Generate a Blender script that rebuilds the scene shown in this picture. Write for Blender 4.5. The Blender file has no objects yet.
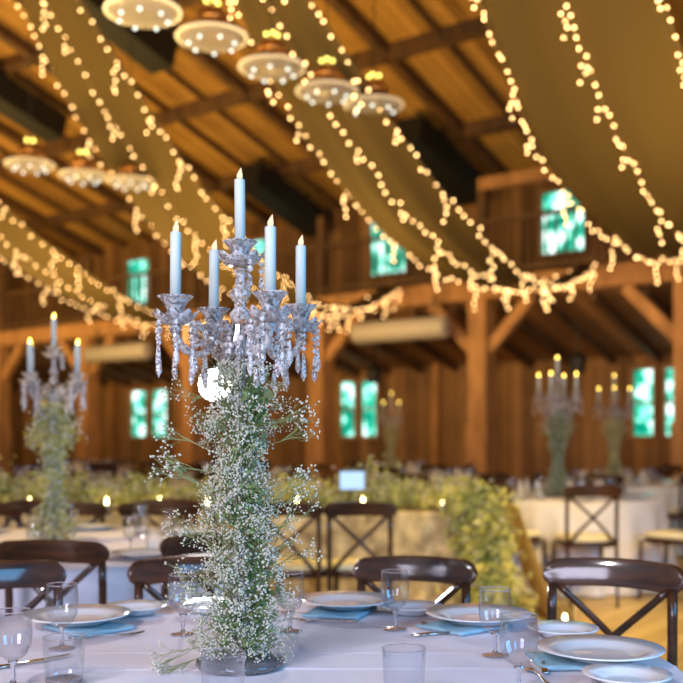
import bpy, math, random
from mathutils import Vector, Matrix, noise
random.seed(7)
PI = math.pi
S = bpy.context.scene
C = S.collection

# ------------------------------------------------------------------ camera, world, light
CAMZ = 1.27
HOR = 438.0                     # horizon row of the level camera
cd = bpy.data.cameras.new('camera')
cam = bpy.data.objects.new('camera', cd); C.objects.link(cam)
cam.location = (0, 0, CAMZ); cam.rotation_euler = (PI/2, 0, 0)
cd.sensor_fit = 'HORIZONTAL'; cd.sensor_width = 36; cd.lens = 36*1000/683
cd.shift_y = (HOR-341.5)/683
cd.clip_end = 200
cd.dof.use_dof = True; cd.dof.focus_distance = 2.27; cd.dof.aperture_fstop = 2.5
S.camera = cam
S.view_settings.view_transform = 'Standard'; S.view_settings.look = 'None'
S.view_settings.gamma = 1; S.view_settings.use_curve_mapping = False
S.view_settings.exposure = 0.0
S.cycles.use_denoising = True; S.cycles.use_adaptive_sampling = False
S.cycles.max_bounces = 12; S.cycles.transmission_bounces = 10; S.cycles.transparent_max_bounces = 24
S.cycles.diffuse_bounces = 3; S.cycles.glossy_bounces = 4
S.cycles.caustics_reflective = False; S.cycles.caustics_refractive = False
S.cycles.sample_clamp_indirect = 4

w = bpy.data.worlds.new('world'); S.world = w; w.use_nodes = True
bg = w.node_tree.nodes['Background']; bg.inputs[0].default_value = (.52, .48, .50, 1); bg.inputs[1].default_value = .15

def aim(o, tgt):
    o.rotation_euler = (Vector(tgt)-o.location).to_track_quat('-Z', 'Y').to_euler()
def area(name, loc, tgt, sx, sy, col, power):
    l = bpy.data.lights.new(name, 'AREA'); l.shape = 'RECTANGLE'; l.size = sx; l.size_y = sy
    l.color = col; l.energy = power
    o = bpy.data.objects.new(name, l); C.objects.link(o); o.location = loc; aim(o, tgt); return o
def spot(name, loc, tgt, col, power, ang, rad=.12):
    l = bpy.data.lights.new(name, 'SPOT'); l.color = col; l.energy = power; l.spot_size = math.radians(ang)
    l.spot_blend = .6; l.shadow_soft_size = rad
    o = bpy.data.objects.new(name, l); C.objects.link(o); o.location = loc; aim(o, tgt); return o

# building frame: s runs along the long wall, t straight towards it
CA, SA = math.cos(math.radians(37.7)), math.sin(math.radians(37.7))
def W(s, t, z=0): return Vector((s*CA+t*SA, -s*SA+t*CA, z))
def s_at(px, t):
    a = (px-341.5)/1000; Y = t/(SA*a+CA); return a*Y*CA-Y*SA
ROOF0, RS = 11.84, .30
def roof_z(t): return ROOF0-RS*t

area('door_daylight', (-2.6, -3.2, 2.4), (-.2, 2.6, .9), 2.2, 2.8, (.80, .78, 1.0), 400)
spot('crystal_sparkle_spot', (-2.5, -1.0, 4.0), (-.2, 2.3, 1.35), (.96, .93, 1.0), 440, 34, .10)  # unseen spot added to make the crystal sparkle
area('blue_sheen_side', (4.3, .1, 2.3), (-.6, 3.0, .8), 2.4, 2.4, (.16, .52, 1.0), 230)  # added blue panel out of view, for the sheen on the left rails
area('blue_sheen_rear', (1.2, -1.5, 2.2), (-.4, 3.4, .8), .9, 1.5, (.16, .52, 1.0), 60)  # second added blue panel, reflected by the chair left of the flowers
WARM = (1.0, .64, .19)
for i, (s, t, p) in enumerate([(-1.5, 4.5, 380), (-5.2, 3.5, 420), (-8.4, 4.5, 480), (-12.1, 5, 520), (-17, 6, 620), (-24, 8, 520), (-2.3, 9, 200), (-8.4, 9.6, 260), (-12.1, 9.6, 280), (-15.6, 10, 300), (-20, 11, 300)]):
    c = W(s, t, 2.8)
    area('roof_uplight', c, c+Vector((.45, .8, 1.9)), 1.6, 1.6, WARM, p*.58)
for i, (s, p) in enumerate([(-5, 85), (-10, 85), (-16, 75), (-23, 85)]):
    area('wall_wash', W(s, 12.3, 3.1), W(s, 17.8, 1.8), 3.5, .5, (1.0, .60, .24), p*.42)
YEL = (1.0, .72, .20)
spot('table_spot', (3.0, 5.0, 5.2), (.7, 7.0, .6), YEL, 900, 46)
spot('table_spot', (-2.5, 4.0, 5.0), (-1.6, 7.2, .8), (1.0, .74, .28), 620, 70)
spot('table_spot', (4.2, 7.0, 5.4), (2.4, 9.0, .6), (1, .88, .74), 260, 60)
spot('floor_spot', (2.2, 3.0, 4.5), (2.6, 5.6, 0), YEL, 800, 60)

# ------------------------------------------------------------------ materials
def mat(name, col, rough=.5, metal=0, spec=.5, **k):
    m = bpy.data.materials.new(name); m.use_nodes = True
    nt = m.node_tree; b = nt.nodes['Principled BSDF']
    b.inputs['Base Color'].default_value = (*col, 1); b.inputs['Roughness'].default_value = rough
    b.inputs['Metallic'].default_value = metal; b.inputs['Specular IOR Level'].default_value = spec
    for a, v in k.items():
        b.inputs[a.replace('_', ' ')].default_value = v
    if k.get('noise'): pass
    return m
def N(m, t, **k):
    n = m.node_tree.nodes.new(t)
    for a, v in k.items(): setattr(n, a, v)
    return n
def L(m, a, b): m.node_tree.links.new(a, b)
def vary(m, c1, c2, scale=(1, 1, 1), nscale=4, bump=0, coord='Object', detail=4, lo=.3, hi=.7):
    b = m.node_tree.nodes['Principled BSDF']
    tc = N(m, 'ShaderNodeTexCoord'); mp = N(m, 'ShaderNodeMapping'); mp.inputs['Scale'].default_value = scale
    no = N(m, 'ShaderNodeTexNoise'); no.inputs['Scale'].default_value = nscale; no.inputs['Detail'].default_value = detail
    cr = N(m, 'ShaderNodeValToRGB'); cr.color_ramp.elements[0].color = (*c1, 1); cr.color_ramp.elements[1].color = (*c2, 1)
    cr.color_ramp.elements[0].position = lo; cr.color_ramp.elements[1].position = hi
    L(m, tc.outputs[coord], mp.inputs[0]); L(m, mp.outputs[0], no.inputs[0]); L(m, no.outputs[0], cr.inputs[0])
    L(m, cr.outputs[0], b.inputs['Base Color'])
    if bump:
        bp = N(m, 'ShaderNodeBump'); bp.inputs['Strength'].default_value = bump; bp.inputs['Distance'].default_value = .01
        L(m, no.outputs[0], bp.inputs['Height']); L(m, bp.outputs[0], b.inputs['Normal'])
    return m
def emis(name, col, st, sample=False):
    m = bpy.data.materials.new(name); m.use_nodes = True; nt = m.node_tree
    nt.nodes.remove(nt.nodes['Principled BSDF']); e = nt.nodes.new('ShaderNodeEmission')
    e.inputs[0].default_value = (*col, 1); e.inputs[1].default_value = st
    nt.links.new(e.outputs[0], nt.nodes['Material Output'].inputs[0])
    if not sample: m.cycles.emission_sampling = 'NONE'
    return m
def glassmat(name, col=(1, 1, 1), ior=1.5, rough=0.0):
    m = bpy.data.materials.new(name); m.use_nodes = True; nt = m.node_tree
    nt.nodes.remove(nt.nodes['Principled BSDF']); g = nt.nodes.new('ShaderNodeBsdfGlass')
    g.inputs['Color'].default_value = (*col, 1); g.inputs['IOR'].default_value = ior; g.inputs['Roughness'].default_value = rough
    nt.links.new(g.outputs[0], nt.nodes['Material Output'].inputs[0]); return m
def thinglass(name, tint=(.93, .95, .98), lo=.05, hi=.75):
    m = bpy.data.materials.new(name); m.use_nodes = True; nt = m.node_tree
    nt.nodes.remove(nt.nodes['Principled BSDF'])
    t = nt.nodes.new('ShaderNodeBsdfTransparent'); t.inputs[0].default_value = (*tint, 1)
    g = nt.nodes.new('ShaderNodeBsdfGlossy'); g.inputs['Roughness'].default_value = .03
    lw = nt.nodes.new('ShaderNodeLayerWeight'); lw.inputs[0].default_value = .35
    mr = nt.nodes.new('ShaderNodeMapRange'); mr.inputs[3].default_value = lo; mr.inputs[4].default_value = hi
    mx = nt.nodes.new('ShaderNodeMixShader')
    nt.links.new(lw.outputs['Facing'], mr.inputs[0]); nt.links.new(mr.outputs[0], mx.inputs[0])
    nt.links.new(t.outputs[0], mx.inputs[1]); nt.links.new(g.outputs[0], mx.inputs[2])
    nt.links.new(mx.outputs[0], nt.nodes['Material Output'].inputs[0]); return m
def cloth(name, col, trans=.0, bump=.15):
    m = mat(name, col, .85, spec=.2)
    b = m.node_tree.nodes['Principled BSDF']
    no = N(m, 'ShaderNodeTexNoise'); no.inputs['Scale'].default_value = 220
    tc = N(m, 'ShaderNodeTexCoord'); L(m, tc.outputs['Object'], no.inputs[0])
    bp = N(m, 'ShaderNodeBump'); bp.inputs['Strength'].default_value = bump; bp.inputs['Distance'].default_value = .002
    L(m, no.outputs[0], bp.inputs['Height']); L(m, bp.outputs[0], b.inputs['Normal'])
    if trans:
        tr = N(m, 'ShaderNodeBsdfTranslucent'); tr.inputs[0].default_value = (*col, 1)
        mx = N(m, 'ShaderNodeMixShader'); mx.inputs[0].default_value = trans
        L(m, b.outputs[0], mx.inputs[1]); L(m, tr.outputs[0], mx.inputs[2])
        L(m, mx.outputs[0], m.node_tree.nodes['Material Output'].inputs[0])
    return m

M = {}
def planks(name, c1, c2, width, rough=.7, gap=.06, axis=0):
    """boards running along local x (or y), split by dark gaps"""
    m = mat(name, c1, rough, spec=.3); b = m.node_tree.nodes['Principled BSDF']
    tc = N(m, 'ShaderNodeTexCoord'); sp = N(m, 'ShaderNodeSeparateXYZ'); L(m, tc.outputs['Object'], sp.inputs[0])
    dv = N(m, 'ShaderNodeMath', operation='DIVIDE'); L(m, sp.outputs[axis], dv.inputs[0]); dv.inputs[1].default_value = width
    fl = N(m, 'ShaderNodeMath', operation='FLOOR'); L(m, dv.outputs[0], fl.inputs[0])
    fr = N(m, 'ShaderNodeMath', operation='FRACT'); L(m, dv.outputs[0], fr.inputs[0])
    wn = N(m, 'ShaderNodeTexWhiteNoise', noise_dimensions='1D'); L(m, fl.outputs[0], wn.inputs['W'])
    no = N(m, 'ShaderNodeTexNoise'); no.inputs['Scale'].default_value = 1.6; no.inputs['Detail'].default_value = 6
    L(m, tc.outputs['Object'], no.inputs[0])
    ad = N(m, 'ShaderNodeMath', operation='ADD'); L(m, wn.outputs['Value'], ad.inputs[0]); L(m, no.outputs[0], ad.inputs[1])
    hf = N(m, 'ShaderNodeMath', operation='MULTIPLY'); L(m, ad.outputs[0], hf.inputs[0]); hf.inputs[1].default_value = .5
    cr = N(m, 'ShaderNodeValToRGB'); cr.color_ramp.elements[0].color = (*c1, 1); cr.color_ramp.elements[1].color = (*c2, 1)
    cr.color_ramp.elements[0].position = .25; cr.color_ramp.elements[1].position = .75
    L(m, hf.outputs[0], cr.inputs[0])
    gt = N(m, 'ShaderNodeMath', operation='GREATER_THAN'); L(m, fr.outputs[0], gt.inputs[0]); gt.inputs[1].default_value = gap
    mx = N(m, 'ShaderNodeMix', data_type='RGBA'); L(m, gt.outputs[0], mx.inputs[0])
    mx.inputs[6].default_value = (c1[0]*.25, c1[1]*.25, c1[2]*.25, 1); L(m, cr.outputs[0], mx.inputs[7])
    L(m, mx.outputs[2], b.inputs['Base Color']); return m
M['roof'] = planks('roof_boards', (.19, .095, .022), (.46, .25, .06), .22, axis=0)
M['wallw'] = planks('wall_boards', (.12, .060, .026), (.30, .155, .065), .25, axis=0)
M['floor'] = planks('floor_boards', (.48, .32, .12), (.62, .44, .18), .14, .45, .04, axis=0)
M['beam'] = vary(mat('timber', (.3, .13, .04), .7), (.24, .115, .04), (.42, .21, .08), (1, 1, .3), 5)
M['dbeam'] = vary(mat('dark_timber', (.08, .04, .015), .7), (.05, .024, .01), (.12, .055, .02), (1, 1, .3), 5)
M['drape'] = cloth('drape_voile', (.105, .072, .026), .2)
M['white'] = cloth('white_cloth', (.74, .68, .72))
M['cream'] = cloth('cream_cloth', (.80, .72, .60))
M['lace'] = vary(cloth('lace_cloth', (.6, .5, .4)), (.22, .15, .08), (.72, .56, .32), (1, 1, 1), 9)
M['sheer'] = cloth('sheer_cloth', (.80, .62, .25), .4)
M['napkin'] = cloth('plate_shade_cloth', (.27, .44, .52))  # bluish shade below the plates, put into a cloth colour
M['chair'] = vary(mat('chair_lacquer', (.03, .012, .008), .42, spec=.15, Coat_Weight=.8, Coat_Roughness=.09), (.018, .008, .005), (.085, .028, .010), (1, 6, 6), 5)
M['cushion'] = cloth('cushion_cloth', (.80, .70, .45))
M['candle'] = mat('candle_wax', (.54, .58, .53), .45, spec=.4)
M['led'] = emis('led_flame', (1.0, .80, .58), 1.25)
M['ledw'] = emis('led_flame_warm', (1.0, .70, .12), 13.0)
def crystalmat(name, k, pert=0, vs=190, lo=.1, hi=.75):
    m = glassmat(name, (.98, .97, 1.0), 1.55); nt = m.node_tree; g = [n for n in nt.nodes if n.type == 'BSDF_GLASS'][0]
    d = nt.nodes.new('ShaderNodeBsdfDiffuse'); d.inputs[0].default_value = (.97, .93, .93, 1)
    t = nt.nodes.new('ShaderNodeBsdfTranslucent'); t.inputs[0].default_value = (.98, .94, .93, 1)
    a = nt.nodes.new('ShaderNodeMixShader'); a.inputs[0].default_value = .5; b = nt.nodes.new('ShaderNodeMixShader'); b.inputs[0].default_value = k
    nt.links.new(d.outputs[0], a.inputs[1]); nt.links.new(t.outputs[0], a.inputs[2])
    if pert:
        tc = N(m, 'ShaderNodeTexCoord'); vo = N(m, 'ShaderNodeTexVoronoi'); vo.inputs['Scale'].default_value = vs
        sb_ = N(m, 'ShaderNodeVectorMath', operation='SUBTRACT'); sb_.inputs[1].default_value = (.5, .5, .5)
        sc_ = N(m, 'ShaderNodeVectorMath', operation='SCALE'); sc_.inputs['Scale'].default_value = pert
        ge = N(m, 'ShaderNodeNewGeometry'); ad = N(m, 'ShaderNodeVectorMath', operation='ADD'); no = N(m, 'ShaderNodeVectorMath', operation='NORMALIZE')
        L(m, tc.outputs['Object'], vo.inputs['Vector']); L(m, vo.outputs['Color'], sb_.inputs[0])
        sx_ = N(m, 'ShaderNodeSeparateColor'); L(m, vo.outputs['Color'], sx_.inputs[0])
        rg = N(m, 'ShaderNodeMapRange'); rg.inputs[1].default_value = .45; rg.inputs[2].default_value = .62; rg.inputs[3].default_value = lo; rg.inputs[4].default_value = hi  # some facets coloured white in place of glints, the rest clear
        L(m, sx_.outputs[1], rg.inputs[0]); L(m, rg.outputs[0], b.inputs[0]); L(m, sb_.outputs[0], sc_.inputs[0])
        L(m, sc_.outputs[0], ad.inputs[0]); L(m, ge.outputs['Normal'], ad.inputs[1]); L(m, ad.outputs[0], no.inputs[0]); L(m, no.outputs[0], g.inputs['Normal'])
    nt.links.new(g.outputs[0], b.inputs[1]); nt.links.new(a.outputs[0], b.inputs[2]); nt.links.new(b.outputs[0], nt.nodes['Material Output'].inputs[0]); return m
M['crystal'] = crystalmat('crystal', .2, .40, 200, .12, 1.0)
M['cut'] = crystalmat('cut_glass', .2, .25, 150, .12, .72)
M['clear'] = crystalmat('clear_glass', .16)
M['thin'] = thinglass('table_glass')
M['porcelain'] = vary(mat('porcelain', (.78, .78, .78), .12, spec=.6, Coat_Weight=.5), (.74, .75, .76), (.80, .79, .78), nscale=3)
M['steel'] = mat('cutlery_steel', (.55, .53, .50), .18, 1)
M['chrome'] = mat('chrome', (.75, .78, .85), .12, 1)
M['bulb'] = emis('bulb_glow', (1.0, .58, .22), 13)
M['bulb2'] = emis('pendant_bulb_glow', (1.0, .82, .16), 5)
M['wire'] = mat('string_wire', (.25, .17, .08), .6)
M['pendglass'] = thinglass('pendant_glass', (.82, .84, .80), .25, .9)
M['brass'] = mat('brass', (.45, .22, .08), .35, 1)
M['black'] = mat('black_metal', (.006, .006, .007), .6)
M['duct'] = mat('duct_metal', (.33, .30, .27), .5)
M['blossom'] = cloth('blossom_white', (.74, .69, .55), .25, 0)
M['stemg'] = vary(mat('stem_green', (.16, .22, .07), .6), (.12, .20, .06), (.28, .26, .10), nscale=30)
M['leaf'] = vary(cloth('leaf_green', (.10, .25, .05), .3, 0), (.10, .18, .06), (.28, .34, .14), nscale=20)
M['garland'] = vary(mat('garland_leaf', (.4, .45, .1), .7), (.13, .19, .04), (.78, .68, .18), nscale=7)
M['votive'] = emis('votive_flame', (1.0, .74, .34), 40)
M['strobe'] = emis('strobe_face', (1.0, .97, .95), 160, True)
M['screen'] = emis('screen_glow', (.50, .72, 1.0), 1.3)
def winmat():
    m = emis('window_daylight', (1, 1, 1), 2.3); nt = m.node_tree; e = [n for n in nt.nodes if n.type == 'EMISSION'][0]
    tc = N(m, 'ShaderNodeTexCoord'); no = N(m, 'ShaderNodeTexNoise'); no.inputs['Scale'].default_value = 3.2; no.inputs['Detail'].default_value = 3
    cr = N(m, 'ShaderNodeValToRGB'); r = cr.color_ramp
    r.elements[0].position = .36; r.elements[0].color = (.0, .16, .10, 1)
    r.elements[1].position = .60; r.elements[1].color = (.80, 1.0, .94, 1)
    a = r.elements.new(.47); a.color = (.02, .36, .22, 1)
    a = r.elements.new(.53); a.color = (.22, .75, .60, 1)
    L(m, tc.outputs['Object'], no.inputs[0]); L(m, no.outputs[0], cr.inputs[0]); L(m, cr.outputs[0], e.inputs[0]); return m
M['win'] = winmat()

# ------------------------------------------------------------------ mesh helpers
class MB:
    def __init__(s): s.v = []; s.f = []
    def add(s, vs, fs, mtx=None):
        o = len(s.v)
        s.v += [tuple(mtx @ Vector(p)) if mtx else tuple(p) for p in vs]
        s.f += [tuple(o+i for i in f) for f in fs]; return s
    def box(s, c, d, mtx=None, bev=0):
        x, y, z = d[0]/2, d[1]/2, d[2]/2; cx, cy, cz = c
        vs = [(cx+i*x, cy+j*y, cz+k*z) for i in (-1, 1) for j in (-1, 1) for k in (-1, 1)]
        return s.add(vs, [(0, 1, 3, 2), (4, 6, 7, 5), (0, 4, 5, 1), (2, 3, 7, 6), (0, 2, 6, 4), (1, 5, 7, 3)], mtx)
    def beam(s, a, b, w, h, up=(0, 0, 1)):
        a = Vector(a); b = Vector(b); d = (b-a).normalized(); up = Vector(up)
        r = d.cross(up).normalized(); u = r.cross(d).normalized()
        vs = []
        for p in (a, b):
            for i, j in ((-1, -1), (1, -1), (1, 1), (-1, 1)): vs.append(p+r*(i*w/2)+u*(j*h/2))
        return s.add(vs, [(3, 2, 1, 0), (4, 5, 6, 7), (0, 1, 5, 4), (1, 2, 6, 5), (2, 3, 7, 6), (3, 0, 4, 7)])
    def tube(s, pts, r, n=8, cap=True, sq=1.0):
        pts = [Vector(p) for p in pts]; k = len(pts)
        rs = r if isinstance(r, (list, tuple)) else [r]*k
        vs = []; ref = None
        for i, p in enumerate(pts):
            d = (pts[min(i+1, k-1)]-pts[max(i-1, 0)])
            d = d.normalized() if d.length > 1e-9 else Vector((0, 0, 1))
            if ref is None: ref = Vector((1, 0, 0)) if abs(d.x) < .9 else Vector((0, 1, 0))
            a = (ref-d*ref.dot(d)).normalized(); ref = a; b = d.cross(a)
            for j in range(n):
                t = 2*PI*j/n; vs.append(p+a*(math.cos(t)*rs[i])+b*(math.sin(t)*rs[i]*sq))
        fs = [(i*n+j, i*n+(j+1) % n, (i+1)*n+(j+1) % n, (i+1)*n+j) for i in range(k-1) for j in range(n)]
        if cap: fs += [tuple(reversed(range(n))), tuple(range((k-1)*n, k*n))]
        return s.add(vs, fs)
    def lathe(s, prof, n=32, c=(0, 0, 0), wave=None, mtx=None):
        """prof: (r,z) list; r==0 ends are closed with a fan"""
        vs = []; idx = []
        for (r, z) in prof:
            if r <= 1e-7: idx.append((len(vs),)); vs.append((c[0], c[1], c[2]+z))
            else:
                idx.append(tuple(range(len(vs), len(vs)+n)))
                for j in range(n):
                    a = 2*PI*j/n; rr, zz = (r, z) if not wave else wave(r, z, a)
                    vs.append((c[0]+rr*math.cos(a), c[1]+rr*math.sin(a), c[2]+zz))
        fs = []
        for A, B in zip(idx, idx[1:]):
            for j in range(n):
                k = (j+1) % n
                if len(A) == 1 and len(B) == 1: continue
                if len(A) == 1: fs.append((A[0], B[k], B[j]))
                elif len(B) == 1: fs.append((A[j], A[k], B[0]))
                else: fs.append((A[j], A[k], B[k], B[j]))
        return s.add(vs, fs, mtx)
    def ico(s, c, r, sub=0):
        g = (1+5**.5)/2; vs = [Vector(p).normalized() for p in ((-1, g, 0), (1, g, 0), (-1, -g, 0), (1, -g, 0), (0, -1, g), (0, 1, g), (0, -1, -g), (0, 1, -g), (g, 0, -1), (g, 0, 1), (-g, 0, -1), (-g, 0, 1))]
        fs = [(0, 11, 5), (0, 5, 1), (0, 1, 7), (0, 7, 10), (0, 10, 11), (1, 5, 9), (5, 11, 4), (11, 10, 2), (10, 7, 6), (7, 1, 8), (3, 9, 4), (3, 4, 2), (3, 2, 6), (3, 6, 8), (3, 8, 9), (4, 9, 5), (2, 4, 11), (6, 2, 10), (8, 6, 7), (9, 8, 1)]
        for _ in range(sub):
            cache = {}; nf = []
            def mid(a, b):
                k = (min(a, b), max(a, b))
                if k not in cache: cache[k] = len(vs); vs.append(((vs[a]+vs[b])/2).normalized())
                return cache[k]
            for a, b, d in fs:
                x, y, z = mid(a, b), mid(b, d), mid(d, a); nf += [(a, x, z), (b, y, x), (d, z, y), (x, y, z)]
            fs = nf
        c = Vector(c); return s.add([c+v*r for v in vs], fs)
    def build(s, name, m, parent=None, smooth=False, loc=None):
        me = bpy.data.meshes.new(name); me.from_pydata([tuple(p) for p in s.v], [], s.f); me.update()
        if smooth:
            me.polygons.foreach_set('use_smooth', [True]*len(me.polygons))
        me.materials.append(m)
        o = bpy.data.objects.new(name, me); C.objects.link(o)
        if parent: o.parent = parent
        if loc: o.location = loc
        return o
def smooth_by_angle(o, ang=35):
    me = o.data; me.polygons.foreach_set('use_smooth', [True]*len(me.polygons))
    try: me.set_sharp_from_angle(angle=math.radians(ang))
    except Exception: pass
    return o
def bevel(o, w=.003, seg=2):
    b = o.modifiers.new('bevel', 'BEVEL'); b.width = w; b.segments = seg; b.limit_method = 'ANGLE'; return o

def tag(o, label=None, cat=None, group=None, kind=None):
    if label: o['label'] = label
    if cat: o['category'] = cat
    if group: o['group'] = group
    if kind: o['kind'] = kind
    return o
def empty(name, loc=(0, 0, 0), rz=0):
    o = bpy.data.objects.new(name, None); C.objects.link(o); o.location = loc; o.rotation_euler = (0, 0, rz)
    o.empty_display_size = .05; return o
def struct(o): o['kind'] = 'structure'; return o
KIDS = {}
def kids(o): return [c for c in o.children]
def copy_tree(o, parent=None):
    c = o.copy(); C.objects.link(c)
    if parent: c.parent = parent
    for k in list(o.children): copy_tree(k, c)
    return c
def bez(p0, p1, p2, p3, n=12):
    p0, p1, p2, p3 = map(Vector, (p0, p1, p2, p3)); out = []
    for i in range(n+1):
        t = i/n; out.append(p0*(1-t)**3+p1*3*t*(1-t)**2+p2*3*t*t*(1-t)+p3*t**3)
    return out

# ------------------------------------------------------------------ building
RZ = -math.radians(37.7)      # local x = s, local y = t
def bobj(mb, name, m, parent=None, smooth=False):
    o = mb.build(name, m, parent, smooth)
    if not parent: o.rotation_euler = (0, 0, RZ)
    return o
f = MB().box((-10, 6, -.05), (48, 26, .1)); struct(bobj(f, 'floor', M['floor']))
# ceiling: sloping deck along s, falling towards the long wall
S0, S1, T0, T1 = -34, 12, -3, 18.2
def roofbox(mb, s0, s1, t0, t1, dz0, dz1):
    vs = [(s, t, roof_z(t)+dz) for s in (s0, s1) for t in (t0, t1) for dz in (dz0, dz1)]
    mb.add(vs, [(0, 1, 3, 2), (4, 6, 7, 5), (0, 4, 5, 1), (2, 3, 7, 6), (0, 2, 6, 4), (1, 5, 7, 3)])
mb = MB(); roofbox(mb, S0, S1, T0, T1, 0, .1)
ceil = struct(bobj(mb, 'ceiling', M['roof']))
s = -31.6
k = 0
while s < 6:
    mb = MB(); wd = .17 if k % 3 == 0 else .085
    roofbox(mb, s-wd/2, s+wd/2, 2, 17.8, -.22 if k % 3 == 0 else -.11, 0); bobj(mb, 'rafter', M['dbeam'], ceil); s += 1.05; k += 1
for t in (4, 6.4, 8.8, 11.2, 13.6, 16.0):
    mb = MB(); roofbox(mb, S0, S1, t-.08, t+.08, -.22, 0); bobj(mb, 'purlin', M['dbeam'], ceil)
# long wall, window openings
TW, TG = 17.8, 14.78
wins = []   # s0, s1, z0, z1
for a, b in ((131, 148), (152, 169), (340, 357), (361, 379), (632, 656), (664, 680)):
    wins.append((s_at(a, TW), s_at(b, TW), 1.28, 2.55))
for a, b in ((127, 151), (252, 272), (370, 408), (541, 588)):
    wins.append((s_at(a, TW), s_at(b, TW), 4.8, 6.05))
def wall_with_holes(name, s0, s1, z0, z1, holes, t, m):
    xs = sorted({s0, s1, *[h[0] for h in holes], *[h[1] for h in holes]}); zs = sorted({z0, z1, *[h[2] for h in holes], *[h[3] for h in holes]})
    mb = MB()
    for a, b in zip(xs, xs[1:]):
        for c, d in zip(zs, zs[1:]):
            if any(h[0]-1e-6 <= a and b <= h[1]+1e-6 and h[2]-1e-6 <= c and d <= h[3]+1e-6 for h in holes): continue
            mb.box(((a+b)/2, t+.1, (c+d)/2), (b-a, .2, d-c))
    return struct(bobj(mb, name, m))
wall_with_holes('wall_back', -34, 12, 0, 6.6, wins, TW, M['wallw'])
mb = MB().box((-34.1, 7.5, 5.5), (.2, 21, 11)); struct(bobj(mb, 'wall_left', M['wallw']))
for i, (a, b, c, d) in enumerate(wins):
    r = struct(bobj(MB().box(((a+b)/2, TW+.08, (c+d)/2), (b-a, .03, d-c)), 'window_%d' % (i+1), M['win']))
    fr = MB(); wdt = .07
    for x in (a, b): fr.box((x, TW-.02, (c+d)/2), (wdt, .12, d-c+wdt))
    for z in (c, d): fr.box(((a+b)/2, TW-.022, z), (b-a+wdt, .12, wdt))
    if c < 2: fr.box(((a+b)/2, TW+.03, (c+d)/2), (b-a, .06, .05))
    bobj(fr, 'window_frame', M['beam'], r)
# gallery: floor deck with sloping soffit, rim beam, posts with braces, railing
mb = MB().box((-11, (TG+TW)/2, 3.86), (46, TW-TG, .08)); struct(bobj(mb, 'trim_1', M['wallw']))
mb = MB().box((-11, TG, 3.77), (46, .24, .34)); rim = struct(bobj(mb, 'trim_2', M['beam']))
vs = [(s_, t_, z_+dz) for s_ in (-34, 12) for t_, z_ in ((TG+.1, 3.60), (TW, 2.78)) for dz in (0, .05)]
mb = MB().add(vs, [(0, 1, 3, 2), (4, 6, 7, 5), (0, 4, 5, 1), (2, 3, 7, 6), (0, 2, 6, 4), (1, 5, 7, 3)])
sof = struct(bobj(mb, 'trim_3', M['wallw']))
s = -32
while s < 8:
    mb = MB().beam((s, TG+.1, 3.52), (s, TW, 2.70), .09, .14); bobj(mb, 'joist', M['dbeam'], sof); s += .85
n = 4
for k in range(-7, 3):
    s = -8.44+3.48*k
    mb = MB().box((s, TG, 1.8), (.34, .34, 3.6)).box((s, TG, .75), (.40, .40, 1.5))
    p = struct(bobj(mb, 'trim_%d' % n, M['beam'])); n += 1
    for sg in (-1, 1):
        b2 = MB().beam((s+sg*.15, TG, 2.75), (s+sg*.95, TG, 3.58), .16, .18); bobj(b2, 'brace', M['beam'], p)
    b2 = MB().box((s, TG+.05, 4.7), (.15, .15, 1.55)); q = bobj(b2, 'upper_post', M['dbeam'], p)
mb = MB().box((-3, TG+.05, 5.55), (11, .16, .2)); struct(bobj(mb, 'trim_%d' % n, M['beam'])); n += 1
# railing
rail = empty('gallery_railing', W(-11, TG-.02, 3.94), RZ)
rl = MB().box((0, 0, .95), (44, .08, .07)).box((0, 0, .12), (44, .06, .06)).build('handrail', M['dbeam'], rail)
mb = MB()
x = -21.5
while x < 19: mb.box((x, 0, .5), (.035, .035, .8)); x += .16
tag(mb.build('baluster', M['dbeam'], rail), kind='stuff')
tag(rail, 'dark timber railing running along the edge of the upper gallery', 'railing')
# posts of the wall framing
for k in range(14):
    s = -32+2.6*k
    if any(h[0]-.2 < s < h[1]+.2 for h in wins): continue
    mb = MB().box((s, TW-.07, 3.3), (.16, .14, 6.6)); struct(bobj(mb, 'trim_%d' % n, M['beam'])); n += 1

# black heaters under the roof, pale ducts under the gallery
def onroof(px, py, off):
    a, e = (px-341.5)/1000, (HOR-py)/1000
    Y = (ROOF0-off-CAMZ)/(e+RS*(SA*a+CA)); return Vector((a*Y, Y, CAMZ+e*Y))
vdir = Vector((SA, CA, -RS)).normalized()
for (px, py), lab in zip(((285, 201), (442, 163), (8, 98), (112, 16)),
        ('long black heater box hung under the roof behind the tallest candle of the near candelabra',
         'long black heater box hung under the roof nearest the right-hand drape',
         'long black heater box half behind the leftmost drape of string lights',
         'long black heater box under the roof behind the nearest glass pendants')):
    c = onroof(px, py, .55); h = empty('ceiling_heater', c)
    MB().beam(c*0-vdir*1.2, vdir*1.2, .55, .5).build('casing', M['black'], h)
    for q in (-.8, .8): MB().beam(vdir*q+Vector((0, 0, .2)), vdir*q+Vector((0, 0, .62)), .05, .05, (1, 0, 0)).build('bracket', M['black'], h)
    tag(h, lab, 'heater', 'black heater boxes under the roof')
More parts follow.
